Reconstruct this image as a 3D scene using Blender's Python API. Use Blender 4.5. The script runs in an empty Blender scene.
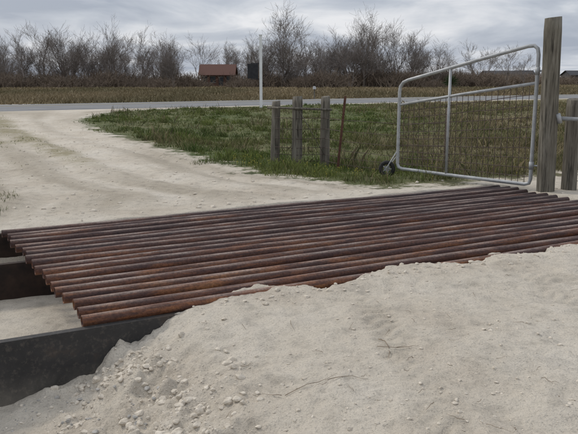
import bpy, math, random
import numpy as np
from mathutils import Vector, Matrix
random.seed(7); rng=np.random.default_rng(7)
S=bpy.context.scene
S.view_settings.view_transform='Standard'; S.view_settings.look='None'; S.view_settings.exposure=0
COL=S.collection

# ------------------------------------------------------------ helpers
def sm(x,a,b):
    t=np.clip((x-a)/(b-a),0,1); return t*t*(3-2*t)
def _h(i,j,s):
    v=np.sin(i*127.1+j*311.7+s*74.7)*43758.5453
    return v-np.floor(v)
def vn(x,y,s=0):
    i=np.floor(x); j=np.floor(y); fx=x-i; fy=y-j
    fx=fx*fx*(3-2*fx); fy=fy*fy*(3-2*fy)
    a=_h(i,j,s);b=_h(i+1,j,s);c=_h(i,j+1,s);d=_h(i+1,j+1,s)
    return (a*(1-fx)+b*fx)*(1-fy)+(c*(1-fx)+d*fx)*fy-0.5
def fbm(x,y,s=0,o=4):
    r=0;a=1
    for k in range(o):
        r=r+a*vn(x,y,s+k); x,y=x*1.63+y*1.19+17.1,y*1.63-x*1.19-9.2; a*=.5
    return r
class MB:
    def __init__(s): s.v=[];s.f=[];s.sm=[]
    def tube(s,pts,rad,n=6,cap=True):
        pts=[Vector(p) for p in pts]
        if not hasattr(rad,'__len__'): rad=[rad]*len(pts)
        b=len(s.v); prev=None
        for k,p in enumerate(pts):
            if k==0:d=pts[1]-p
            elif k==len(pts)-1:d=p-pts[k-1]
            else:d=pts[k+1]-pts[k-1]
            d.normalize()
            if prev is None:
                a=Vector((0,0,1)) if abs(d.z)<.9 else Vector((1,0,0))
            else:a=prev
            u=(a-d*a.dot(d)).normalized(); w=d.cross(u); prev=u
            for i in range(n):
                an=2*math.pi*i/n
                s.v.append(p+(u*math.cos(an)+w*math.sin(an))*rad[k])
        for k in range(len(pts)-1):
            for i in range(n):
                j=(i+1)%n
                s.f.append((b+k*n+i,b+k*n+j,b+(k+1)*n+j,b+(k+1)*n+i)); s.sm.append(n>4)
        if cap:
            s.f.append(tuple(b+i for i in range(n))[::-1]); s.sm.append(False)
            e=b+(len(pts)-1)*n
            s.f.append(tuple(e+i for i in range(n))); s.sm.append(False)
    def box(s,c,ax,ay,az):
        c=Vector(c);ax=Vector(ax);ay=Vector(ay);az=Vector(az);b=len(s.v)
        for k in(-1,1):
            for i,j in((-1,-1),(1,-1),(1,1),(-1,1)):
                s.v.append(c+ax*i+ay*j+az*k)
        for f in((3,2,1,0),(4,5,6,7),(0,1,5,4),(1,2,6,5),(2,3,7,6),(3,0,4,7)):
            s.f.append(tuple(b+q for q in f)); s.sm.append(False)
    def poly(s,pts):
        b=len(s.v); s.v+= [Vector(p) for p in pts]; s.f.append(tuple(range(b,b+len(pts)))); s.sm.append(False)
    def mesh(s,name,mat):
        me=bpy.data.meshes.new(name); me.from_pydata([tuple(v) for v in s.v],[],s.f)
        me.polygons.foreach_set('use_smooth',s.sm)
        if mat: me.materials.append(mat)
        me.update(); return me
    def obj(s,name,mat,parent=None):
        o=bpy.data.objects.new(name,s.mesh(name,mat)); COL.objects.link(o)
        if parent:o.parent=parent
        return o
def empty(name,loc=(0,0,0)):
    o=bpy.data.objects.new(name,None); COL.objects.link(o); o.empty_display_size=.2; return o
def npmesh(name,V,F,mat,smooth=False,col=None):
    me=bpy.data.meshes.new(name); k=F.shape[1]
    me.vertices.add(len(V)); me.vertices.foreach_set('co',V.astype(np.float32).ravel())
    me.loops.add(F.size); me.loops.foreach_set('vertex_index',F.astype(np.int32).ravel())
    me.polygons.add(len(F)); me.polygons.foreach_set('loop_start',np.arange(0,F.size,k,dtype=np.int32))
    me.polygons.foreach_set('loop_total',np.full(len(F),k,dtype=np.int32))
    me.update(calc_edges=True)
    me.polygons.foreach_set('use_smooth',np.full(len(F),smooth))
    if col is not None:
        a=me.attributes.new('Col','FLOAT_COLOR','POINT'); a.data.foreach_set('color',col.astype(np.float32).ravel())
    me.materials.append(mat); me.validate()
    o=bpy.data.objects.new(name,me); COL.objects.link(o); return o

# ------------------------------------------------------------ node helpers
class NT:
    def __init__(s,name):
        s.m=bpy.data.materials.new(name); s.m.use_nodes=True; s.t=s.m.node_tree
        s.b=s.t.nodes['Principled BSDF']; s.b.inputs['Roughness'].default_value=.9
        s.b.inputs['Specular IOR Level'].default_value=.25
    def n(s,ty,**k):
        n=s.t.nodes.new(ty)
        for a,b in k.items(): setattr(n,a,b)
        return n
    def l(s,a,b): s.t.links.new(a,b)
    def coord(s,scale=(1,1,1),kind='Object'):
        c=s.n('ShaderNodeTexCoord'); m=s.n('ShaderNodeMapping'); m.inputs['Scale'].default_value=scale
        s.l(c.outputs[kind],m.inputs['Vector']); return m.outputs['Vector']
    def noise(s,co,scale,detail=4,rough=.55):
        n=s.n('ShaderNodeTexNoise'); n.inputs['Scale'].default_value=scale; n.inputs['Detail'].default_value=detail
        n.inputs['Roughness'].default_value=rough
        if co is not None:s.l(co,n.inputs['Vector'])
        return n.outputs['Fac']
    def ramp(s,f,stops):
        r=s.n('ShaderNodeValToRGB'); e=r.color_ramp.elements
        while len(e)<len(stops): e.new(.5)
        for q,(p,c) in zip(e,stops):
            q.position=p; q.color=(tuple(c)[:3]+(1,)) if hasattr(c,'__len__') else (c,c,c,1)
        s.l(f,r.inputs['Fac']); return r.outputs['Color']
    def mix(s,f,a,b,mode='MIX'):
        m=s.n('ShaderNodeMix',data_type='RGBA',blend_type=mode)
        for v,k in((f,0),(a,6),(b,7)):
            if isinstance(v,(int,float)): m.inputs[k].default_value=v if k==0 else (v,v,v,1)
            elif isinstance(v,tuple): m.inputs[k].default_value=v+(1,)
            else:s.l(v,m.inputs[k])
        return m.outputs[2]
    def math(s,op,a,b=0,c=None):
        m=s.n('ShaderNodeMath',operation=op)
        for k,v in enumerate((a,b)+((c,) if c is not None else ())):
            if isinstance(v,(int,float)): m.inputs[k].default_value=v
            else:s.l(v,m.inputs[k])
        return m.outputs[0]
    def bump(s,h,strength=.5,dist=.01,prev=None):
        b=s.n('ShaderNodeBump'); b.inputs['Strength'].default_value=strength; b.inputs['Distance'].default_value=dist
        s.l(h,b.inputs['Height'])
        if prev is not None:s.l(prev,b.inputs['Normal'])
        return b.outputs['Normal']
    def out(s,col,normal=None,rough=None,metal=None):
        if isinstance(col,tuple): s.b.inputs['Base Color'].default_value=col+(1,)
        else:s.l(col,s.b.inputs['Base Color'])
        if normal is not None:s.l(normal,s.b.inputs['Normal'])
        if rough is not None:
            if isinstance(rough,(int,float)): s.b.inputs['Roughness'].default_value=rough
            else:s.l(rough,s.b.inputs['Roughness'])
        if metal is not None: s.b.inputs['Metallic'].default_value=metal
        return s.m
def simple(name,c1,c2,scale=8,rough=.85,bs=.3,stretch=(1,1,1),metal=None,detail=4):
    t=NT(name); co=t.coord(stretch); f=t.noise(co,scale,detail,.65)
    return t.out(t.ramp(f,[(.3,c1),(.7,c2)]),t.bump(f,bs,.01) if bs>.05 else None,rough,metal)

# ------------------------------------------------------------ layout
AX,AY=-1.30,4.25; D2=Vector((.885,.4656,0)); DN=Vector((-.4656,.885,0))
def st(x,y): return (x-AX)*D2.x+(y-AY)*D2.y,(x-AX)*DN.x+(y-AY)*DN.y
def W(s,t,z=0): return Vector((AX,AY,z))+D2*s+DN*t
RX,RY=-13.8,33.9; RD=(.833,.553)
def roadm(x,y): return -(x-RX)*RD[1]+(y-RY)*RD[0]
yr=[9,9.8,10.6,11.55,14.25,17.9,21.5,27,34,38]; xr=[2.9,1.45,.35,-.6,-2.02,-4.05,-5.9,-8.1,-8.6,-6]
yl=[7,9,14,20,27,34,40]; xl=[-4.2,-4.6,-7.2,-10.5,-14.5,-22,-34]
def SD(x,y):
    s,t=st(x,y)
    a=np.minimum(x-np.interp(y,yl,xl),np.interp(y,yr,xr)-x)
    a=np.where(y>45,-5,a)
    b=np.minimum(3.6-t,8)
    b=np.minimum(b,np.where(y<4.5,9,x+np.interp(y,[4.5,9],[9,4.6])))
    b=np.minimum(b,9.5-s)
    m=roadm(x,y)
    c=np.minimum(m+.5,9.9-m)*.7
    return np.maximum(np.maximum(a,b),c)
def drivef(x,y):
    L=np.interp(y,yl,xl); R_=np.interp(y,yr,xr); return (x-L)/(R_-L)
def wheelpaths(x,y):
    f=drivef(x,y)+.03*np.sin(y*.35); w=.045
    return sum(np.exp(-((f-c)/w)**2) for c in (.22,.42,.62,.84))*sm(y,8.5,11)*(1-sm(y,30,38))
def fgtracks(s,t):
    r=0
    for sc,k in ((1.9,.35),(3.4,.35),(2.9,-.55),(4.4,-.5)):
        c=sc+k*t+.08*np.sin(t*1.3+sc); r=r+np.exp(-((s-c)/.12)**4)
    return np.clip(r,0,1)*sm(-t,.3,.8)
def H(x,y):
    s,t=st(x,y)
    q=x+.45*(y-4)+.36*fbm(x*2.2,y*2.2,3,3)*sm(y,9,2)
    hm=np.interp(q,[-1.85,-1.2,-.92,-.5,-.1,1.5,4],[-.47,-.34,-.17,-.03,.015,.03,.0])
    front=1-sm(t,0,.6)
    z=hm*front
    near=1-sm(y,9,14)
    det=1-sm(y,6.3,8.5)
    tk=fgtracks(s,t)*(.6+fbm(x*1.7,y*1.7,19,2))
    tk=np.clip(tk,0,1)*det
    z=z+near*(.045*fbm(x*1.3,y*1.3,11,4))+det*(1-.4*tk)*(.028*fbm(x*5,y*5,21,4)+.013*np.abs(fbm(x*19,y*19,31,3)))
    z=z-tk*(.014+.008*np.clip(np.sin(t*62+np.abs(s*8%2-1)*4)*2,-1,1))
    wp_=wheelpaths(x,y)
    z=z+(1-sm(y,22,34))*sm(SD(x,y),0,.6)*(.03*fbm(x*2.6,y*2.6,33,4)-.045*wp_)*sm(t,3.0,4)
    rub=np.exp(-((q+.98)/.42)**2)*front
    z=z+rub*(.08*fbm(x*9,y*9,41,3)+.05*np.maximum(fbm(x*24,y*24,43,2),0))
    tf=-.07+(.34*fbm(s*2.3,s*0+3.1,51,5)+.05)*sm(s,.5,1.4)
    pit=sm(t,tf,tf+.10)*(1-sm(t,3.08,3.18))*sm(s,-1.9,-1.8)*(1-sm(s,6.42,6.55))
    z=z*(1-pit)+pit*(-.37+.03*fbm(x*3,y*3,61,3))
    sd=SD(x,y); g=sm(-sd,.2,3.5)*(1-sm(y,22,34))*sm(t,3.3,6)
    z=z-.16*g+.09*fbm(x*.5,y*.5,71,4)*g
    return z
def Hs(x,y): return float(H(np.array([float(x)]),np.array([float(y)]))[0])

# ------------------------------------------------------------ ground
def grow(p,lim,st_,g,mx):
    r=[]
    while p<lim:
        st_=min(st_*g,mx) if p<60 else st_*1.4
        p+=st_; r.append(p)
    return r
xs=np.array([-v for v in grow(2.6,4000,.015,1.035,3)][::-1]+list(np.arange(-2.6,3.4,.015))+grow(3.385,4000,.015,1.035,3))
ys=np.array([-v for v in grow(-2.2,1500,.04,1.3,6)][::-1]+list(np.arange(2.2,6.6,.015))+grow(6.59,4000,.015,1.010,3))
XX,YY=np.meshgrid(xs,ys); X=XX.ravel();Y=YY.ravel()
Z=H(X,Y)
nx,ny=len(xs),len(ys)
idx=np.arange(nx*ny).reshape(ny,nx)
F=np.stack([idx[:-1,:-1],idx[:-1,1:],idx[1:,1:],idx[1:,:-1]],-1).reshape(-1,4)
sd=SD(X,Y)
def DRY(x,y):
    d=.20+sm(x-.12*y,-1.2,3.5)*.6+.65*fbm(x*.35,y*.35,81,4)
    d=np.where(roadm(x,y)>5,.95,d)
    return np.clip(d,0,1)
fd=drivef(X,Y)
trk=np.exp(-((fd-.53)/.09)**2)*sm(Y,11,15)*(1-sm(Y,30,36))*.9+np.exp(-((fd-.30)/.10)**2)*sm(Y,13,17)*(1-sm(Y,28,34))*.8+np.exp(-((fd-.03)/.10)**2)*sm(Y,8.5,10.5)*(1-sm(Y,30,36))
trk=np.clip(trk*(.8+1.3*fbm(X*.8,Y*.4,87,4)),0,1)
streak=np.clip(.5+1.3*fbm(fd*16,Y*.22,88,4)-.35*wheelpaths(X,Y),0,1)*sm(SD(X,Y),0,.5)*sm(st(X,Y)[1],3.2,4.5)
s_,t_=st(X,Y)
streak=np.where(t_<0,np.clip(fgtracks(s_,t_)*(.5+fbm(X*1.7,Y*1.7,19,2)),0,1)*.35,streak)
colr=np.stack([np.clip(sd*.1+.5,0,1),DRY(X,Y),trk,streak],-1)
t=NT('ground_mat'); co=t.coord()
at=t.n('ShaderNodeAttribute',attribute_name='Col'); sp=t.n('ShaderNodeSeparateColor'); t.l(at.outputs['Color'],sp.inputs[0])
big=t.noise(co,.9,4,.6); med=t.noise(co,7,5,.7); fine=t.noise(co,75,4,.75)
sand=t.ramp(big,[(.3,(.52,.455,.37)),(.5,(.60,.54,.45)),(.72,(.66,.605,.52))])
sand=t.mix(t.math('MULTIPLY',at.outputs['Alpha'],.95),sand,(.41,.36,.285))
sand=t.mix(.85,sand,t.ramp(med,[(.25,.6),(.5,.96),(.8,1.03)]),'MULTIPLY')
sand=t.mix(.95,sand,t.ramp(fine,[(.3,.48),(.43,.92),(.75,1.06)]),'MULTIPLY')
e2=t.math('MULTIPLY',sp.outputs[2],t.ramp(t.noise(co,4,5,.75),[(.35,.35),(.65,1.3)]))
sand=t.mix(t.ramp(e2,[(.15,0.0),(.65,.85)]),sand,(.25,.22,.13))
tex=t.noise(co,2.2,6,.75)
grn=t.ramp(tex,[(.3,(.035,.045,.016)),(.48,(.07,.095,.028)),(.60,(.12,.13,.05)),(.72,(.24,.20,.12))])
dryc=t.ramp(tex,[(.3,(.085,.07,.04)),(.5,(.165,.14,.075)),(.72,(.26,.22,.13))])
grass=t.mix(sp.outputs[1],grn,dryc)
e=t.math('ADD',sp.outputs[0],t.math('MULTIPLY',t.math('SUBTRACT',tex,.5),.3))
fac=t.ramp(e,[(.482,0.0),(.518,1.0)])
colo=t.mix(fac,grass,sand)
b1=t.bump(med,.85,.035); b2=t.bump(fine,.9,.014,b1)
gm=t.out(colo,b2,.95)
npmesh('ground',np.stack([X,Y,Z],-1),F,gm,True,colr)

# ------------------------------------------------------------ road
def RP(a,m,z): return Vector((RX+RD[0]*a-RD[1]*m,RY+RD[1]*a+RD[0]*m,z))
t=NT('asphalt'); co=t.coord(); f=t.noise(co,.5,5,.6); g=t.noise(co,25,3,.6)
c=t.mix(.6,t.ramp(f,[(.3,(.16,.162,.165)),(.7,(.21,.212,.215))]),t.ramp(g,[(.3,.75),(.7,1.15)]),'MULTIPLY')
asph=t.out(c,t.bump(g,.3,.01),.85)
paintw=simple('road_paint_white',(.42,.42,.41),(.6,.6,.58),6,.7,.0); painty=simple('road_paint_yellow',(.38,.29,.1),(.48,.37,.12),6,.7,.0)
road=empty('road')
def strip(m0,m1,z,name,mat,a0=-260,a1=420,step=20):
    b=MB(); a=a0
    while a<a1:
        b.poly([RP(a,m0,z),RP(a+step,m0,z),RP(a+step,m1,z),RP(a,m1,z)]); a+=step
    return b.obj(name,mat,road)
b=MB()
prof=[(.4,-.03),(.9,.05),(4.8,.10),(8.7,.05),(9.2,-.03)]
for k in range(len(prof)-1):
    b.poly([RP(-260,*prof[k]),RP(420,*prof[k]),RP(420,*prof[k+1]),RP(-260,*prof[k+1])])
b.obj('asphalt_surface',asph,road)
strip(1.25,1.35,.062,'edge_line_near',paintw); strip(8.2,8.3,.066,'edge_line_far',paintw)
strip(4.62,4.72,.104,'centre_line_a',painty); strip(4.88,4.98,.104,'centre_line_b',painty)

# ------------------------------------------------------------ cattle guard
NP=18; SPC=.176
t=NT('rusty_pipe'); 
rot=t.n('ShaderNodeMapping',vector_type='POINT'); rot.inputs['Rotation'].default_value=(0,0,-math.atan2(D2.y,D2.x)); c0=t.n('ShaderNodeTexCoord'); t.l(c0.outputs['Object'],rot.inputs['Vector'])
co=c0.outputs['Object']
ms=t.n('ShaderNodeMapping'); ms.inputs['Scale'].default_value=(1,7,7); t.l(rot.outputs['Vector'],ms.inputs['Vector']); cs=ms.outputs['Vector']
n1=t.noise(cs,1.3,6,.74); n2=t.noise(cs,3.6,5,.7); n3=t.noise(co,50,4,.7)
sep=t.n('ShaderNodeSeparateXYZ'); t.l(rot.outputs['Vector'],sep.inputs[0])
v0=AX*DN.x+AY*DN.y; u00=AX*D2.x+AY*D2.y
tf_=t.math('DIVIDE',t.math('SUBTRACT',sep.outputs[1],v0),3.1)
sf_=t.math('DIVIDE',t.math('SUBTRACT',sep.outputs[0],u00),6.4)
shift=t.math('ADD',t.math('MULTIPLY',t.math('SUBTRACT',.42,tf_),.18),t.math('MULTIPLY',t.math('SUBTRACT',.38,sf_),.10))
pid=t.n('ShaderNodeTexWhiteNoise',noise_dimensions='1D'); t.l(t.math('ROUND',t.math('DIVIDE',t.math('SUBTRACT',sep.outputs[1],v0),SPC)),pid.inputs['W'])
shift=t.math('ADD',shift,t.math('MULTIPLY',t.math('SUBTRACT',pid.outputs['Value'],.5),.10))
n1b=t.math('ADD',n1,shift)
base=t.ramp(n1b,[(.30,(.028,.017,.018)),(.44,(.070,.036,.030)),(.54,(.115,.048,.030)),(.64,(.19,.075,.033)),(.78,(.31,.14,.055))])
base=t.mix(t.ramp(n2,[(.44,0.0),(.60,.75)]),base,(.055,.032,.031))
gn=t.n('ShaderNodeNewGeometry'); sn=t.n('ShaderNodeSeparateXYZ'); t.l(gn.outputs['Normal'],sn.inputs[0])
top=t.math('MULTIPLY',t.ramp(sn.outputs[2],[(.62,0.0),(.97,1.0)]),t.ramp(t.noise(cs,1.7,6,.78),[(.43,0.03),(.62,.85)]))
base=t.mix(top,base,(.31,.245,.21))  # pipe tops: pale dust plus highlight streaks painted into the colour
base=t.mix(.8,base,t.ramp(n3,[(.3,.4),(.6,1.18)]),'MULTIPLY')
pm=t.out(base,t.bump(n3,.7,.006),t.ramp(n2,[(.3,.45),(.7,.78)]),.05)
pm.node_tree.nodes['Principled BSDF'].inputs['Specular IOR Level'].default_value=.35
rs=simple('rusty_steel',(.016,.012,.011),(.048,.03,.022),6,.85,.3)
dk=NT('dark_steel_plate'); co=dk.coord(); f=dk.noise(co,2.2,7,.65); g=dk.noise(co,30,4,.7)
szp=dk.n('ShaderNodeSeparateXYZ'); dk.l(co,szp.inputs[0])
dirt=dk.math('MULTIPLY',dk.ramp(dk.math('ADD',szp.outputs[2],.6),[(.05,.9),(.35,.0)]),dk.ramp(f,[(.3,.1),(.6,.8)]))
cc=dk.mix(dk.ramp(g,[(.52,0.0),(.75,.55)]),dk.ramp(f,[(.3,(.022,.022,.023)),(.55,(.045,.043,.042)),(.72,(.10,.068,.048))]),(.14,.12,.10))
dkm=dk.out(dk.mix(dirt,cc,(.30,.27,.22)),dk.bump(g,.4,.004),.7)
guard=empty('cattle_guard')
b=MB(); R=.0385; n=20
for i in range(NP):
    tt=i*SPC+random.uniform(-.014,.014); s0=-.063*tt+random.uniform(-.03,.03); s1=6.4+random.uniform(-.04,.04)
    z0=random.uniform(-.006,.008); K=14; ph=random.random()*6; tw=random.uniform(-.016,.016)
    def ring(s,r,tt2,zz):
        c=W(s,tt2,zz); o=len(b.v)
        for k in range(n):
            an=2*math.pi*k/n; b.v.append(c+DN*(math.cos(an)*r)+Vector((0,0,math.sin(an)*r)))
        return o
    def join(a,c,smo=True):
        for k in range(n):
            j=(k+1)%n; b.f.append((a+k,a+j,c+j,c+k)); b.sm.append(smo)
    ra=[ring(s0+.25,R-.007,tt,z0),ring(s0,R-.007,tt,z0)]
    for k in range(K+1):
        f=k/K; s=s0+(s1-s0)*f
        ra.append(ring(s,R,tt+tw*f+.007*math.sin(f*5+ph)-.007*math.sin(ph)*(k==0),z0-.006*math.sin(f*math.pi*3+ph)))
    ra.append(ring(s1,R-.007,tt+tw,z0)); ra.append(ring(s1-.2,R-.007,tt+tw,z0))
    for k in range(len(ra)-1): join(ra[k],ra[k+1], k not in(1,len(ra)-3))
b.obj('pipes',pm,guard)
def plate(name,t0,z1,z0,s0,s1,th,mat):
    b=MB()
    b.box(W((s0+s1)/2,t0,(z0+z1)/2),D2*((s1-s0)/2),DN*(th/2),(0,0,(z1-z0)/2))
    b.box(W((s0+s1)/2,t0+.028,z1-.0045),D2*((s1-s0)/2),DN*.022,(0,0,.004))
    return b.obj(name,mat,guard)
plate('front_plate',-.085,-.03,-.62,-1.75,6.5,.012,dkm)
plate('middle_plate',1.9,-.047,-.5,-1.75,6.4,.012,rs)
plate('back_plate',3.12,-.03,-.6,-1.75,6.4,.012,rs)
for k,s in enumerate((.55,2.0,3.5,5.0,6.2)):
    b=MB(); b.box(W(s,.91,-.105),D2*.05,DN*.97,(0,0,.05)); b.box(W(s,2.5,-.105),D2*.05,DN*.59,(0,0,.05)); b.obj('cross_beam_%d'%k,rs,guard)

# ------------------------------------------------------------ wood
def woodmat(name,a,bc,cc):
    t=NT(name); co=t.coord((14,14,1.2)); f=t.noise(co,1.6,6,.7); cr=t.noise(t.coord((40,40,1.5)),1.5,3,.6)
    c=t.ramp(f,[(.28,a),(.5,bc),(.74,cc)])
    c=t.mix(.85,c,t.ramp(cr,[(.36,.2),(.45,1.0)]),'MULTIPLY')
    return t.out(c,t.bump(cr,.8,.012,t.bump(f,.5,.008)),.92)
wood=woodmat('weathered_wood',(.075,.065,.052),(.16,.145,.115),(.27,.25,.21))
woodd=woodmat('weathered_wood_dark',(.07,.06,.05),(.15,.135,.11),(.26,.24,.20))
def post(name,base,top,r,mat,parent=None,sunk=.4,seed=0):
    rr=random.Random(seed); n=28; K=16; b=MB(); base=Vector(base);top=Vector(top)
    d=top-base; p0=base-d.normalized()*sunk
    ph=[rr.random()*6 for _ in range(4)]
    for k in range(K+1):
        f=k/K; c=p0.lerp(top,f)
        for i in range(n):
            an=2*math.pi*i/n
            q=r*(1.04-.08*f)*(1+.035*math.sin(3*an+ph[0]+f*1.5)+.02*math.sin(7*an+ph[1])+.015*math.sin(f*9+ph[2]))
            if k==K:q*=.93
            v=c+Vector((math.cos(an)*q,math.sin(an)*q,0))
            if k==K: v.z+=.012*math.sin(an+ph[3])+.008
            b.v.append(v)
    for k in range(K):
        for i in range(n):
            j=(i+1)%n; b.f.append((k*n+i,k*n+j,(k+1)*n+j,(k+1)*n+i)); b.sm.append(True)
    b.v.append(top+Vector((0,0,.0))); ci=len(b.v)-1
    for i in range(n): b.f.append((K*n+i,K*n+(i+1)%n,ci)); b.sm.append(False)
    return b.obj(name,mat,parent)
galv=simple('galvanised_steel',(.27,.28,.285),(.44,.45,.455),9,.5,.1,metal=.25)
wirem=simple('rusty_wire',(.05,.036,.03),(.12,.09,.075),20,.7,.0)
rubber=simple('rubber',(.015,.015,.016),(.035,.034,.033),20,.8,.0)

gp=post('wooden_gate_post',(3.50,9.45,0),(3.43,9.42,2.29),.116,wood,seed=1)
# ------------------------------------------------------------ gate
gate=empty('farm_gate')
Lp=Vector((1.72,11.05,0)); Rp=Vector((3.32,9.55,0))
def GP(f,z): 
    p=Lp.lerp(Rp,f); return Vector((p.x,p.y,z))
b=MB(); r=.026
loop=[GP(0,.20),GP(0,1.32),GP(.006,1.40),GP(.03,1.465),GP(.07,1.50),GP(.3,1.62),GP(.6,1.78),GP(.93,1.945),GP(.97,1.95),GP(.993,1.91),GP(1,1.83),GP(1,.16),GP(.992,.105),GP(.965,.085),GP(.5,.10),GP(.04,.125),GP(.01,.145),GP(0,.20)]
b.tube(loop,r,12,False)
b.tube([GP(0,1.12),GP(.5,1.30),GP(1,1.46)],.021,10)
b.tube([GP(.40,.11),GP(.40,1.665)],.021,10)
b.obj('frame',galv,gate)
b=MB()
def bot(f): return .13-.04*f
def topz(f): return 1.12+.34*f
for k in range(1,24):
    f=k/24
    b.tube([GP(f,bot(f)),GP(f+random.uniform(-.004,.004),(bot(f)+topz(f))/2),GP(f,topz(f))],.0045,4,False)
for k in range(1,10):
    g=(k/10)**1.1
    b.tube([GP(f,bot(f)+(topz(f)-bot(f))*g+random.uniform(-.008,.008)) for f in np.linspace(0,1,9)],.005,4,False)
b.obj('wire_mesh',wirem,gate)
wc=Lp+Vector((-.16,.04,.135+Hs(1.56,11.1))); ax=Vector((-.25,-.95,0)).normalized(); ux=Vector((0,0,1)).cross(ax).normalized()
b=MB(); N=28; M=8
for i in range(N):
    a=2*math.pi*i/N; dr=ux*math.cos(a)+Vector((0,0,1))*math.sin(a)
    for j in range(M):
        q=2*math.pi*j/M; b.v.append(wc+dr*(.100+.032*math.cos(q))+ax*.028*math.sin(q))
for i in range(N):
    for j in range(M):
        b.f.append((i*M+j,((i+1)%N)*M+j,((i+1)%N)*M+(j+1)%M,i*M+(j+1)%M)); b.sm.append(True)
b.obj('wheel_tyre',rubber,gate)
b=MB()
b.tube([wc-ax*.03,wc+ax*.03],.022,10)
b.tube([wc-ax*.006,wc+ax*.006],.045,18)
for i in range(5):
    a=i*1.2566; b.tube([wc+ax*.012,wc+ax*.012+(ux*math.cos(a)+Vector((0,0,1))*math.sin(a))*.076],.008,5)
b.obj('wheel_hub',galv,gate)
b=MB(); b.tube([wc+ax*.045,wc+ax*.045+Vector((0,0,.02)),GP(0,.42)],.009,6); b.tube([wc-ax*.045,GP(0,.34)],.009,6); b.tube([wc-ax*.05,wc+ax*.05],.008,6)
b.obj('wheel_bracket',galv,gate)
b=MB()
for z in (.35,1.62):
    b.tube([GP(1,z)-Vector((0,0,.05)),GP(1,z)+Vector((0,0,.05))],.034,10)
    b.tube([GP(1,z),Vector((3.48,9.45,z))],.012,6)
b.obj('hinges',galv,gate)

# ------------------------------------------------------------ right-hand fence
rf=empty('wire_fence')
post('corner_post',(3.86,9.55,0),(3.84,9.55,1.24),.10,woodd,rf,seed=2)
post('line_post_1',(6.6,9.9,0),(6.62,9.9,1.25),.08,woodd,rf,seed=3)
post('line_post_2',(9.6,10.3,0),(9.6,10.3,1.25),.08,woodd,rf,seed=4)
b=MB()
for k in range(9):
    z=.12+k*.125
    b.tube([(3.86,9.66,z),(5.2,9.8,z-.01),(6.6,9.99,z),(9.6,10.4,z)],.004,4,False)
for k in range(38):
    f=k/38; b.tube([(3.9+5.7*f,9.67+.72*f,.1),(3.9+5.7*f,9.67+.72*f,1.12)],.0035,4,False)
b.obj('fence_wire',wirem,rf)
b=MB(); b.tube([(3.60,9.38,1.0),(4.6,9.1,.96),(5.6,8.8,.93)],.026,10); b.tube([(5.6,8.8,-.2),(5.6,8.8,1.1)],.03,10)
b.tube([(3.56,9.36,1.06),(3.60,9.37,.94)],.035,10)
b.obj('pipe_rail',galv,rf)

# ------------------------------------------------------------ wooden brace fence
bf=empty('wooden_fence')
P=[(-.27,13.45),(.15,13.2),(.68,13.35)]
hz=[1.1,1.19,1.19]; rad=[.085,.098,.088]
for k,(x,y) in enumerate(P):
    post('post_%d'%(k+1),(x,y,Hs(x,y)),(x+.01+.02*(k==0),y,hz[k]),rad[k],woodd,bf,seed=10+k)
b=MB(); b.tube([(-.40,13.36,.99),(.15,13.08,.985),(.8,13.24,.955)],.022,9); b.tube([(.2,13.1,.93),(.66,13.25,.12)],.006,5)
b.obj('brace_rail',woodd,bf)
b=MB()
for z in(.0,.12,.25,.42,.6,.8):
    b.tube([(-.27,13.35,z),(.15,13.1,z),(.68,13.25,z),(.93,12.62,z)],.005,4,False)
    b.tube([(.93,12.62,z),(1.75,11.9,z-.02),(2.6,11.6,z)],.004,4,False)
for k in range(12):
    x=-.2+.08*k; yy=13.35-.25*min(1,(x+.27)/.42) if x<.15 else 13.1+.15*(x-.15)/.53
    if abs(x-.15)>.08: b.tube([(x,yy,-.05),(x,yy,.82)],.003,4,False)
b.tube([(2.6,11.6,-.3),(2.6,11.6,1.05)],.02,6)
b.obj('fence_wire',wirem,bf)
tp=MB(); p0=Vector((.86,12.6,-.3)); p1=Vector((1.0,12.6,1.22))
d=(p1-p0)/2; c=(p0+p1)/2
tp.box(c,(.022,0,0),(0,.003,0),d); tp.box(c+Vector((0,.018,0)),(.003,0,0),(0,.014,0),d)
for k in range(18): tp.box(p0.lerp(p1,.3+k*.038)+Vector((0,-.006,0)),(.006,0,0),(0,.0028,0),(0,0,.010))
tp.obj('metal_fence_post',simple('rusty_fence_post',(.07,.032,.025),(.13,.065,.045),14,.8,.2))

# ------------------------------------------------------------ white pole with sign
sg=empty('sign_post'); wp=simple('white_paint',(.66,.67,.68),(.8,.8,.8),3,.6,.0); bk=simple('dark_sign_board',(.018,.018,.022),(.04,.04,.045),5,.6,.0)
b=MB(); b.box((-1.52,38.6,1.9),(.075,0,0),(0,.075,0),(0,0,1.95)); b.box((-1.52,38.6,3.87),(.095,0,0),(0,.095,0),(0,0,.02)); b.obj('pole',wp,sg)
b=MB(); b.box((-1.95,38.58,1.97),(.29,0,0),(0,.02,0),(0,0,.39)); b.obj('sign_board',bk,sg)
b=MB(); b.box((-1.83,38.6,2.385),(.23,0,0),(0,.02,0),(0,0,.02)); b.box((-1.83,38.6,1.55),(.23,0,0),(0,.02,0),(0,0,.02)); b.obj('bracket',bk,sg)
mm=RP(23,10.8,0)+Vector((2.6,0,0)); mbx=empty('mailbox')
b=MB(); b.box(mm+Vector((0,0,.4)),(.05,0,0),(0,.05,0),(0,0,.4)); b.obj('post',woodd,mbx)
b=MB(); b.tube([mm+Vector((0,-.29,.92)),mm+Vector((0,.25,.92))],.12,14); b.box(mm+Vector((0,-.02,.86)),(.119,0,0),(0,.268,0),(0,0,.058)); b.obj('box',simple('mailbox_paint',(.4,.4,.4),(.55,.55,.55),9,.5,.0),mbx)

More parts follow.
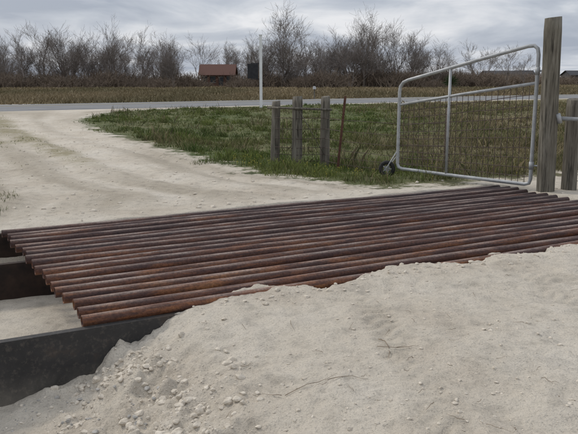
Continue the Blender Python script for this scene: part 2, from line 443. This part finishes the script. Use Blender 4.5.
# ------------------------------------------------------------ buildings
def building(name,c,w,dp,hw,hr,wall,roof,nwin):
    E=empty(name); cx,cy=c
    win=simple(name+'_glass',(.02,.025,.03),(.05,.055,.06),3,.2,.0)
    trim=simple(name+'_trim',(.22,.21,.2),(.32,.31,.3),3,.8,.0)
    b=MB(); b.box((cx,cy,hw/2),(w/2,0,0),(0,dp/2,0),(0,0,hw/2))
    b.poly([(cx-w/2,cy-dp/2,hw),(cx-w/2,cy+dp/2,hw),(cx-w/2,cy,hw+hr-.1)]); b.poly([(cx+w/2,cy-dp/2,hw),(cx+w/2,cy+dp/2,hw),(cx+w/2,cy,hw+hr-.1)])
    b.obj('walls',wall,E)
    b=MB(); o=.5
    for sgn in(-1,1):
        ye=cy+sgn*(dp/2+o); ze=hw-.12
        b.poly([(cx-w/2-o,ye,ze),(cx+w/2+o,ye,ze),(cx+w/2+o,cy,hw+hr),(cx-w/2-o,cy,hw+hr)])
        b.poly([(cx-w/2-o,ye,ze-.15),(cx+w/2+o,ye,ze-.15),(cx+w/2+o,ye,ze),(cx-w/2-o,ye,ze)])
    b.obj('roof',roof,E)
    b=MB(); tr=MB()
    for k in range(nwin):
        x=cx-w/2+w*(k+.5)/nwin
        if k==nwin//2: b.box((x,cy-dp/2-.02,1.05),(.5,0,0),(0,.03,0),(0,0,1.05)); tr.box((x,cy-dp/2-.01,2.17),(.6,0,0),(0,.05,0),(0,0,.06))
        else:
            b.box((x,cy-dp/2-.02,1.6),(.55,0,0),(0,.03,0),(0,0,.6)); tr.box((x,cy-dp/2-.01,.94),(.65,0,0),(0,.06,0),(0,0,.05)); tr.box((x,cy-dp/2-.01,2.26),(.65,0,0),(0,.06,0),(0,0,.05))
    b.obj('windows_and_door',win,E); tr.obj('trim',trim,E); return E
brick=simple('red_brick',(.10,.055,.042),(.15,.08,.06),20,.9,.0)
roofr=simple('roof_red_brown',(.085,.045,.036),(.13,.065,.05),8,.85,.0)
roofd=simple('roof_dark',(.03,.031,.036),(.06,.062,.068),4,.8,.0)
dsid=simple('siding_dark',(.055,.055,.06),(.10,.10,.105),2,.9,.0)
building('brick_house',(-15.5,157),7.0,7,2.7,2.2,brick,roofr,4)
building('farm_shed',(72,240),13,9,3.3,1.3,dsid,roofd,5)
building('farm_shed',(103,250),12,9,3.3,1.5,dsid,roofd,5)
building('farmhouse',(86,262),6,6,3.4,1.6,dsid,roofd,3)

# ------------------------------------------------------------ bare trees
def tree_mesh(name,seed,hgt,mat,stems=1):
    rr=random.Random(seed); b=MB()
    nch=[8,6,5,4]; wide=rr.uniform(.75,1.15)
    def grow_(p,d,L,r,lv):
        seg=4 if lv<2 else 3; pts=[p]; rs_=[r]; dd=d.copy()
        for k in range(seg):
            dd=(dd+Vector((rr.gauss(0,1),rr.gauss(0,1),rr.gauss(0,.6)))*(.13 if lv<3 else .2)+Vector((0,0,.07))).normalized()
            pts.append(pts[-1]+dd*(L/seg)); rs_.append(max(r*(1-(k+1)/seg*.7),.010))
        b.tube(pts,rs_,5 if lv<2 else 3,False)
        if lv>=4: return
        for c in range(nch[lv]):
            f=rr.uniform(.22 if lv==0 else .15,1)
            if c==0:f=1
            q=f*seg; i=min(int(q),seg-1); pp=pts[i].lerp(pts[i+1],q-i); base=(pts[i+1]-pts[i]).normalized()
            side=Vector((rr.gauss(0,1),rr.gauss(0,1),rr.gauss(0,.5))); side=(side-base*side.dot(base)).normalized()
            an=rr.uniform(.35,.95)*wide if c else rr.uniform(.05,.25)
            nd=(base*math.cos(an)+side*math.sin(an)).normalized()
            grow_(pp,nd,L*rr.uniform(.42,.78)*(1 if lv<3 else .85),max(rs_[i]*rr.uniform(.45,.68),.013),lv+1)
    for s_ in range(stems):
        a=rr.random()*6.28; lean=.12 if stems==1 else .3
        grow_(Vector((math.cos(a)*.25,math.sin(a)*.25,0)),Vector((math.cos(a)*lean,math.sin(a)*lean,1)).normalized(),hgt*.5,hgt*.017,0)
    return b.mesh(name,mat)
bark=simple('bare_bark',(.13,.112,.10),(.235,.205,.185),1.5,.95,.0,detail=2)  # bark colour lightened to imitate atmospheric haze at this distance
barkb=simple('brush_twigs',(.115,.088,.068),(.21,.165,.125),1.5,.95,.0,detail=2)  # twig colour also carries painted distance haze
TM=[tree_mesh('bare_tree_%d'%k,300+k,9,bark,1+(k%3==2)) for k in range(9)]
def brush_mesh(name,seed):
    rr=random.Random(seed); b=MB()
    for k in range(260):
        x=rr.gauss(0,1.5);y=rr.gauss(0,1); h=rr.uniform(.8,3.2)*math.exp(-x*x/14); p=Vector((x,y,0)); pts=[p]; d=Vector((rr.gauss(0,.3),rr.gauss(0,.3),1)).normalized()
        for q in range(3):
            d=(d+Vector((rr.gauss(0,.22),rr.gauss(0,.22),0))).normalized(); pts.append(pts[-1]+d*h/3)
        b.tube(pts,[.035,.028,.02,.01],3,False)
        for w in range(3):
            i=rr.randint(1,2); dd=Vector((rr.gauss(0,1),rr.gauss(0,1),1)).normalized(); b.tube([pts[i],pts[i]+dd*h*.3],[.018,.008],3,False)
    return b.mesh(name,barkb)
BM=[brush_mesh('brush_%d'%k,200+k) for k in range(4)]
tl=empty('bare_tree_line'); br=empty('roadside_brush')
def inst(name,me,loc,sc,par,rz=None):
    o=bpy.data.objects.new(name,me); COL.objects.link(o); o.location=loc; o.scale=sc if hasattr(sc,'__len__') else (sc,)*3
    o.rotation_euler=(0,0,random.random()*6.28 if rz is None else rz)
    if par:o.parent=par
    return o
x=-100
while x<29:
    y=random.uniform(136,182); s=random.choice([.5,.6,.75,.85,.95,1.1])*random.uniform(.9,1.12)
    if not(-22<x<-9 and y<165): inst('tree',random.choice(TM),(x,y,0),(s*1.15,s*1.15,s),tl)
    x+=random.uniform(.6,1.5)
for x,y,s in[(-58,139,1.1),(-52,140,1.0),(-48,140,1.25),(-43,138,1.0),(-40,146,1.2),(-36,142,1.25),(-34,139,1.0),(-30,141,1.15),(-25,141,1.1),(-21,168,1.2),(-13,170,1.0),(-6,142,1.0),(-.5,140,1.5),(5,146,1.0),(9,145,1.05),(12,140,1.1),(15,140,1.4),(18,143,1.3),(22,141,1.2),(26,150,1.15),(29,150,.9)]: inst('tree',random.choice(TM),(x,y,0),s,tl)
x=-105
while x<42:
    y=random.uniform(132,160); s=random.uniform(.6,1.45)
    if not(-20<x<-11 and y<158): inst('brush',random.choice(BM),(x,y,0),(s*1.4,s*1.4,s),br)
    x+=random.uniform(.6,1.4)
for x,s in((-19.5,.6),(-17.2,.45),(-12,.5),(-10.6,.7)): inst('brush',BM[1],(x,150,0),(s*1.4,s*1.4,s),br)
x=26
while x<180:
    s=random.uniform(.7,1.3); inst('brush',random.choice(BM),(x,random.uniform(205,235) if random.random()<.6 else 270,0),(s*2.6,s*2.2,s*1.2),br); x+=random.uniform(1.3,3.0)
for x,y,s in[(47,175,1.05),(58,190,1.15),(66,200,.9),(40,185,.8)]: 
    inst('bare_tree',random.choice(TM),(x,y,0),(s*1.2,s*1.2,s),None)
b=MB(); rr=random.Random(5); c=Vector((13.6,60,0)); b.tube([c,c+Vector((0,0,1.3))],[.12,.1],8)
yg=simple('yucca_leaf',(.03,.05,.02),(.07,.10,.04),4,.7,.0)
for k in range(150):
    a=rr.random()*6.28; e=rr.uniform(-.5,1.5); d=Vector((math.cos(a)*math.cos(e),math.sin(a)*math.cos(e),math.sin(e))); p=c+Vector((0,0,1.3)); L=rr.uniform(.6,1.0); sd_=Vector((-d.y,d.x,0)).normalized()*.03
    m_=p+d*L*.5; b.poly([p-sd_*.5,p+sd_*.5,m_+sd_,p+d*L-Vector((0,0,.08)),m_-sd_])
b.obj('yucca_plant',yg)

# ------------------------------------------------------------ grass
t=NT('grass_blades'); at=t.n('ShaderNodeAttribute',attribute_name='Col'); t.out(at.outputs['Color'],None,.8); gmat=t.m
def blades(name,N,y0,y1,hmin,hmax,wid,cond,colfn,xm=.50,hv=1.1,clump=0,dark=.6):
    y=y0*(y1/y0)**rng.random(N); x=(rng.random(N)*2-1)*(xm*y+1.5)
    if clump:
        M_=N//clump; cyy=y0*(y1/y0)**rng.random(M_); cxx=(rng.random(M_)*2-1)*(xm*cyy+1.5); id_=rng.integers(0,M_,N); x=cxx[id_]+rng.normal(0,.045,N)*(1+cyy[id_]/25); y=cyy[id_]+rng.normal(0,.045,N)*(1+cyy[id_]/25)
    k=cond(x,y); x=x[k];y=y[k]; n_=len(x)
    z=H(x,y)-.01; d=np.maximum(y/12,.8)
    h=(hmin+(hmax-hmin)*rng.random(n_)**1.6)*np.maximum(1+hv*fbm(x*.8,y*.8,5,3),.2)
    a=rng.random(n_)*6.28; w=wid*d*rng.uniform(.7,1.3,n_)
    lx=rng.normal(0,.4,n_)*h; ly=rng.normal(0,.4,n_)*h
    ux,uy=np.cos(a)*w,np.sin(a)*w
    V=np.empty((n_,5,3)); 
    V[:,0]=np.stack([x-ux,y-uy,z],-1);V[:,1]=np.stack([x+ux,y+uy,z],-1)
    V[:,2]=np.stack([x+ux*.7+lx*.35,y+uy*.7+ly*.35,z+h*.6],-1);V[:,4]=np.stack([x-ux*.7+lx*.35,y-uy*.7+ly*.35,z+h*.6],-1)
    V[:,3]=np.stack([x+lx,y+ly,z+h],-1)
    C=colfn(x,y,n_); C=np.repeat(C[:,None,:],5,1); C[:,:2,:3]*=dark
    F=np.arange(n_*5).reshape(n_,5)
    return npmesh(name,V.reshape(-1,3),F,gmat,False,C.reshape(-1,4))
def gcol(x,y,n_):
    d=np.clip(DRY(x,y)+rng.normal(0,.2,n_),0,1)[:,None]; v=rng.uniform(.65,1.35,n_)[:,None]
    pn=np.clip(.5+1.6*fbm(x*.7,y*.7,15,3),0,1)[:,None]
    g=np.array([.062,.108,.02])*(1-pn)+np.array([.165,.20,.05])*pn
    br_=np.array([.25,.20,.11])*(1-pn)+np.array([.135,.115,.055])*pn
    c=(g*(1-d)+br_*d)*v
    return np.concatenate([c,np.ones((n_,1))],1)
def inver(x,y):
    m=roadm(x,y); s=SD(x,y)+1.3*(fbm(x*1.1,y*1.1,25,4)); return (s<-.15)&(m<.2)&(fbm(x*2.1,y*2.1,28,3)>-.28)
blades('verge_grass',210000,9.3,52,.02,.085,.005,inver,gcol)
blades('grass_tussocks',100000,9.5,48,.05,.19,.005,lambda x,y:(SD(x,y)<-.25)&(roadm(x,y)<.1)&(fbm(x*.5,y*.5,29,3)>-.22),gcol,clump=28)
def tuft(x,y):
    m=roadm(x,y); return (SD(x,y)<-.2)&(m<.1)&(fbm(x*.9,y*.9,35,3)+.6*sm(x-.12*y,-1,3)>.30)
def tcol(x,y,n_):
    v=rng.uniform(.6,1.3,n_)[:,None]; c=np.where(rng.random(n_)[:,None]<.6,np.array([.26,.21,.12]),np.array([.10,.105,.045]))*v
    return np.concatenate([c,np.ones((n_,1))],1)
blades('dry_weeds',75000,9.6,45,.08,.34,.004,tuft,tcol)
def beyond(x,y): return (roadm(x,y)>10.0)
def bcol(x,y,n_):
    v=rng.uniform(.75,1.2,n_)[:,None]; p=np.clip(.55+1.3*fbm(x*.10,y*.035,45,3),0,1)[:,None]
    c=(np.array([.255,.20,.12])*p+np.array([.16,.135,.075])*(1-p))*v
    return np.concatenate([c,np.ones((n_,1))],1)
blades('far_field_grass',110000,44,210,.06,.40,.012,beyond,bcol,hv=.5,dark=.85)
def crown(x,y):
    f=drivef(x,y); return (y>12)&((np.abs(f-.53)<.08+.12*fbm(x,y,55,2))|(np.abs(f-.30)<.06+.12*fbm(x,y,56,2)))&(fbm(x*1.7,y*1.7,65,3)>.0)
blades('drive_weeds',60000,12,32,.008,.04,.004,crown,gcol)
def lw(x,y): return (y>7.2)&(y<15)&(x<np.interp(y,yl,xl)+1.1)&(fbm(x*3,y*3,75,2)>-.1)
blades('edge_weeds',30000,7.2,15,.015,.09,.004,lw,gcol)
n_=200; fx=rng.uniform(-1.5,6,n_*10); fy=rng.uniform(9.9,14,n_*10); k=(SD(fx,fy)<-.15)&(fbm(fx*1.2,fy*1.2,95,2)>.1); fx=fx[k][:n_];fy=fy[k][:n_]
b=MB()
for x,y in zip(fx,fy):
    z=Hs(x,y)+random.uniform(.05,.12); c=Vector((x,y,z)); r=random.uniform(.006,.010)
    b.tube([c-Vector((0,0,.1)),c],.0015,3,False)
    b.poly([c+Vector((math.cos(a)*r,math.sin(a)*r,.004)) for a in np.linspace(0,5.2,6)])
    b.poly([c+Vector((math.cos(a)*r,-.004,math.sin(a)*r)) for a in np.linspace(0,5.2,6)])
b.obj('yellow_wildflowers',simple('flower_yellow',(.38,.33,.06),(.5,.44,.1),5,.7,.0))

# ------------------------------------------------------------ stones and clods
import bmesh
bm=bmesh.new(); bmesh.ops.create_icosphere(bm,subdivisions=2,radius=1); IV=np.array([v.co[:] for v in bm.verts]); IF=np.array([[v.index for v in f.verts] for f in bm.faces]); bm.free()
def stones(name,xy,sizes,mat,flat=.65,sink=.3):
    Vs=[];Fs=[];o=0
    z=H(xy[:,0],xy[:,1])
    for k in range(len(xy)):
        sc=sizes[k]; V=IV.copy()
        for q in range(7):
            nrm=rng.normal(size=3); nrm/=np.linalg.norm(nrm); dd=rng.uniform(.5,.85); pr=V@nrm; ex=np.maximum(pr-dd,0); V=V-ex[:,None]*nrm*.95
        P_=(V+rng.normal(0,.035,V.shape))*sc*np.array([rng.uniform(.75,1.3),rng.uniform(.75,1.3),flat*rng.uniform(.7,1.2)])
        a=rng.random()*6.28; ca,sa=math.cos(a),math.sin(a)
        P_=np.stack([P_[:,0]*ca-P_[:,1]*sa,P_[:,0]*sa+P_[:,1]*ca,P_[:,2]],-1)
        Vs.append(P_+np.array([xy[k,0],xy[k,1],z[k]+sc*flat*(.5-sink)])); Fs.append(IF+o); o+=len(IV)
    return npmesh(name,np.concatenate(Vs),np.concatenate(Fs),mat,False)
stm=simple('limestone',(.42,.37,.30),(.66,.60,.51),35,.95,.6)
stg=simple('grey_stone',(.24,.23,.21),(.45,.43,.4),30,.95,.5)
n_=5500; y=2.4*(9/2.4)**rng.random(n_); x=(rng.random(n_)*2-1)*.5*y; s_,t_=st(x,y); k=(t_<-.12)&(fbm(x*1.5,y*1.5,66,3)+.3*rng.random(n_)>.0); xy=np.stack([x,y],-1)[k]
sz=.0022+.013*rng.random(len(xy))**7; stones('gravel',xy,sz,stm)
n_=4600; x=rng.uniform(-2.2,.5,n_*3); y=rng.uniform(2.3,4.7,n_*3); s_,t_=st(x,y); q=x+.45*(y-4); pr=np.exp(-((q+1.0)/.38)**2); k=(t_<-.10)&(rng.random(n_*3)<pr*np.clip(.6+1.6*fbm(x*4,y*4,67,2),0,1)); xy=np.stack([x,y],-1)[k][:n_]
sz=.004+.026*rng.random(len(xy))**6; stones('rubble',xy,sz,stm,.8,.4)
n_=300; x=rng.uniform(-1.9,-.7,n_);y=rng.uniform(2.5,4,n_); s_,t_=st(x,y); k=t_<-.12; xy=np.stack([x,y],-1)[k]; stones('pebbles',xy,.004+.016*rng.random(len(xy))**3,stg)
s=rng.uniform(.7,6.2,750); tt=-.10+rng.normal(0,.14,750); tt=np.where(tt>.25,-.1,tt); xy=np.array([[W(a,c).x,W(a,c).y] for a,c in zip(s,tt)]); stones('spilled_clods',xy,.003+.022*rng.random(750)**5,stm)
s=np.concatenate([rng.uniform(6.5,7.6,60),rng.uniform(0,6.4,90)]); tt=np.concatenate([rng.uniform(1,3.3,60),rng.uniform(3.2,3.9,90)]); xy=np.array([[W(a,c).x,W(a,c).y] for a,c in zip(s,tt)]); stones('edge_stones',xy,.006+.035*rng.random(150)**4,stm)
n_=2600; y=7.6*(26/7.6)**rng.random(n_*2); x=rng.uniform(-12,2,n_*2); k=(SD(x,y)>.1)&(st(x,y)[1]>3.4); xy=np.stack([x,y],-1)[k][:n_]; stones('drive_gravel',xy,.005+.026*rng.random(len(xy))**5,stm)
b=MB()
def gpt(x,y,dz=.006): return Vector((x,y,Hs(x,y)+dz))
def twig(x,y,a,L,r):
    pts=[];aa=a
    for k in range(6):
        pts.append(gpt(x,y,.006+.01*random.random())); x+=math.cos(aa)*L/5;y+=math.sin(aa)*L/5; aa+=random.uniform(-.3,.3)
    b.tube(pts,[r,r*.9,r*.8,r*.7,r*.5,r*.3],5)
twig(.52,3.85,-1.1,.32,.003); twig(.60,3.7,.2,.12,.002); twig(.50,3.75,-.6,.2,.002)
twig(-.02,3.22,.45,.30,.002); twig(.2,3.3,.1,.2,.002)
for k in range(60):
    y=random.uniform(2.7,6.5); x=random.uniform(-.3,.42*y); twig(x,y,random.random()*6.28,random.uniform(.03,.12),random.uniform(.001,.002))
b.obj('fallen_twigs',simple('twig_bark',(.16,.125,.09),(.3,.24,.18),30,.9,.0))

# ------------------------------------------------------------ world, sun, camera
w=bpy.data.worlds.new('World'); S.world=w; w.use_nodes=True; nt=w.node_tree; N_=nt.nodes; Lk=nt.links; N_.clear()
SE,SAZ=math.radians(42),math.radians(-55)
o=N_.new('ShaderNodeOutputWorld'); bg=N_.new('ShaderNodeBackground'); Lk.new(bg.outputs[0],o.inputs[0])
sky=N_.new('ShaderNodeTexSky'); sky.sky_type='NISHITA'; sky.sun_disc=False; sky.sun_elevation=SE; sky.sun_rotation=SAZ; sky.dust_density=3
tc=N_.new('ShaderNodeTexCoord'); sx=N_.new('ShaderNodeSeparateXYZ'); Lk.new(tc.outputs['Generated'],sx.inputs[0])
def M(op,a,b=0):
    m=N_.new('ShaderNodeMath'); m.operation=op
    for k,v in enumerate((a,b)):
        if isinstance(v,(int,float)): m.inputs[k].default_value=v
        else: Lk.new(v,m.inputs[k])
    return m.outputs[0]
zz=M('ADD',M('MAXIMUM',sx.outputs[2],0),.13)
cx=N_.new('ShaderNodeCombineXYZ'); Lk.new(M('DIVIDE',sx.outputs[0],zz),cx.inputs[0]); Lk.new(M('MULTIPLY',M('DIVIDE',sx.outputs[1],zz),.8),cx.inputs[1]); cx.inputs[2].default_value=2.7
no=N_.new('ShaderNodeTexNoise'); no.inputs['Scale'].default_value=1.25; no.inputs['Detail'].default_value=7; no.inputs['Roughness'].default_value=.5; no.inputs['Distortion'].default_value=.4; Lk.new(cx.outputs[0],no.inputs['Vector'])
rp=N_.new('ShaderNodeValToRGB'); e=rp.color_ramp.elements
e[0].position=.36; e[0].color=(3.9,4.35,5.2,1); e[1].position=.66; e[1].color=(8.4,8.5,8.8,1); m_=e.new(.5); m_.color=(5.5,5.9,6.6,1)
Lk.new(no.outputs['Fac'],rp.inputs['Fac'])
up=N_.new('ShaderNodeMapRange'); Lk.new(sx.outputs[2],up.inputs[0]); up.inputs[1].default_value=.1; up.inputs[2].default_value=1; up.inputs[3].default_value=1; up.inputs[4].default_value=1.5
vm=N_.new('ShaderNodeVectorMath'); vm.operation='SCALE'; Lk.new(rp.outputs[0],vm.inputs[0]); Lk.new(up.outputs[0],vm.inputs['Scale'])
mx=N_.new('ShaderNodeMix'); mx.data_type='RGBA'; mx.inputs[0].default_value=.92; Lk.new(sky.outputs[0],mx.inputs[6]); Lk.new(vm.outputs[0],mx.inputs[7])
Lk.new(mx.outputs[2],bg.inputs[0]); bg.inputs[1].default_value=.1
sl=bpy.data.lights.new('sun','SUN'); sl.energy=1.5; sl.angle=math.radians(10); sl.color=(1,.94,.85)
so=bpy.data.objects.new('sun',sl); COL.objects.link(so)
dirv=Vector((math.sin(SAZ)*math.cos(SE),math.cos(SAZ)*math.cos(SE),math.sin(SE)))
so.rotation_euler=dirv.to_track_quat('Z','Y').to_euler(); so.location=(-20,10,30)
cd=bpy.data.cameras.new('camera'); cam=bpy.data.objects.new('camera',cd); COL.objects.link(cam)
cam.location=(0,0,1.5); cam.rotation_euler=(math.radians(90-11.07),0,0); cd.sensor_width=36; cd.lens=43.6; cd.clip_end=6000; cd.clip_start=.05
S.camera=cam
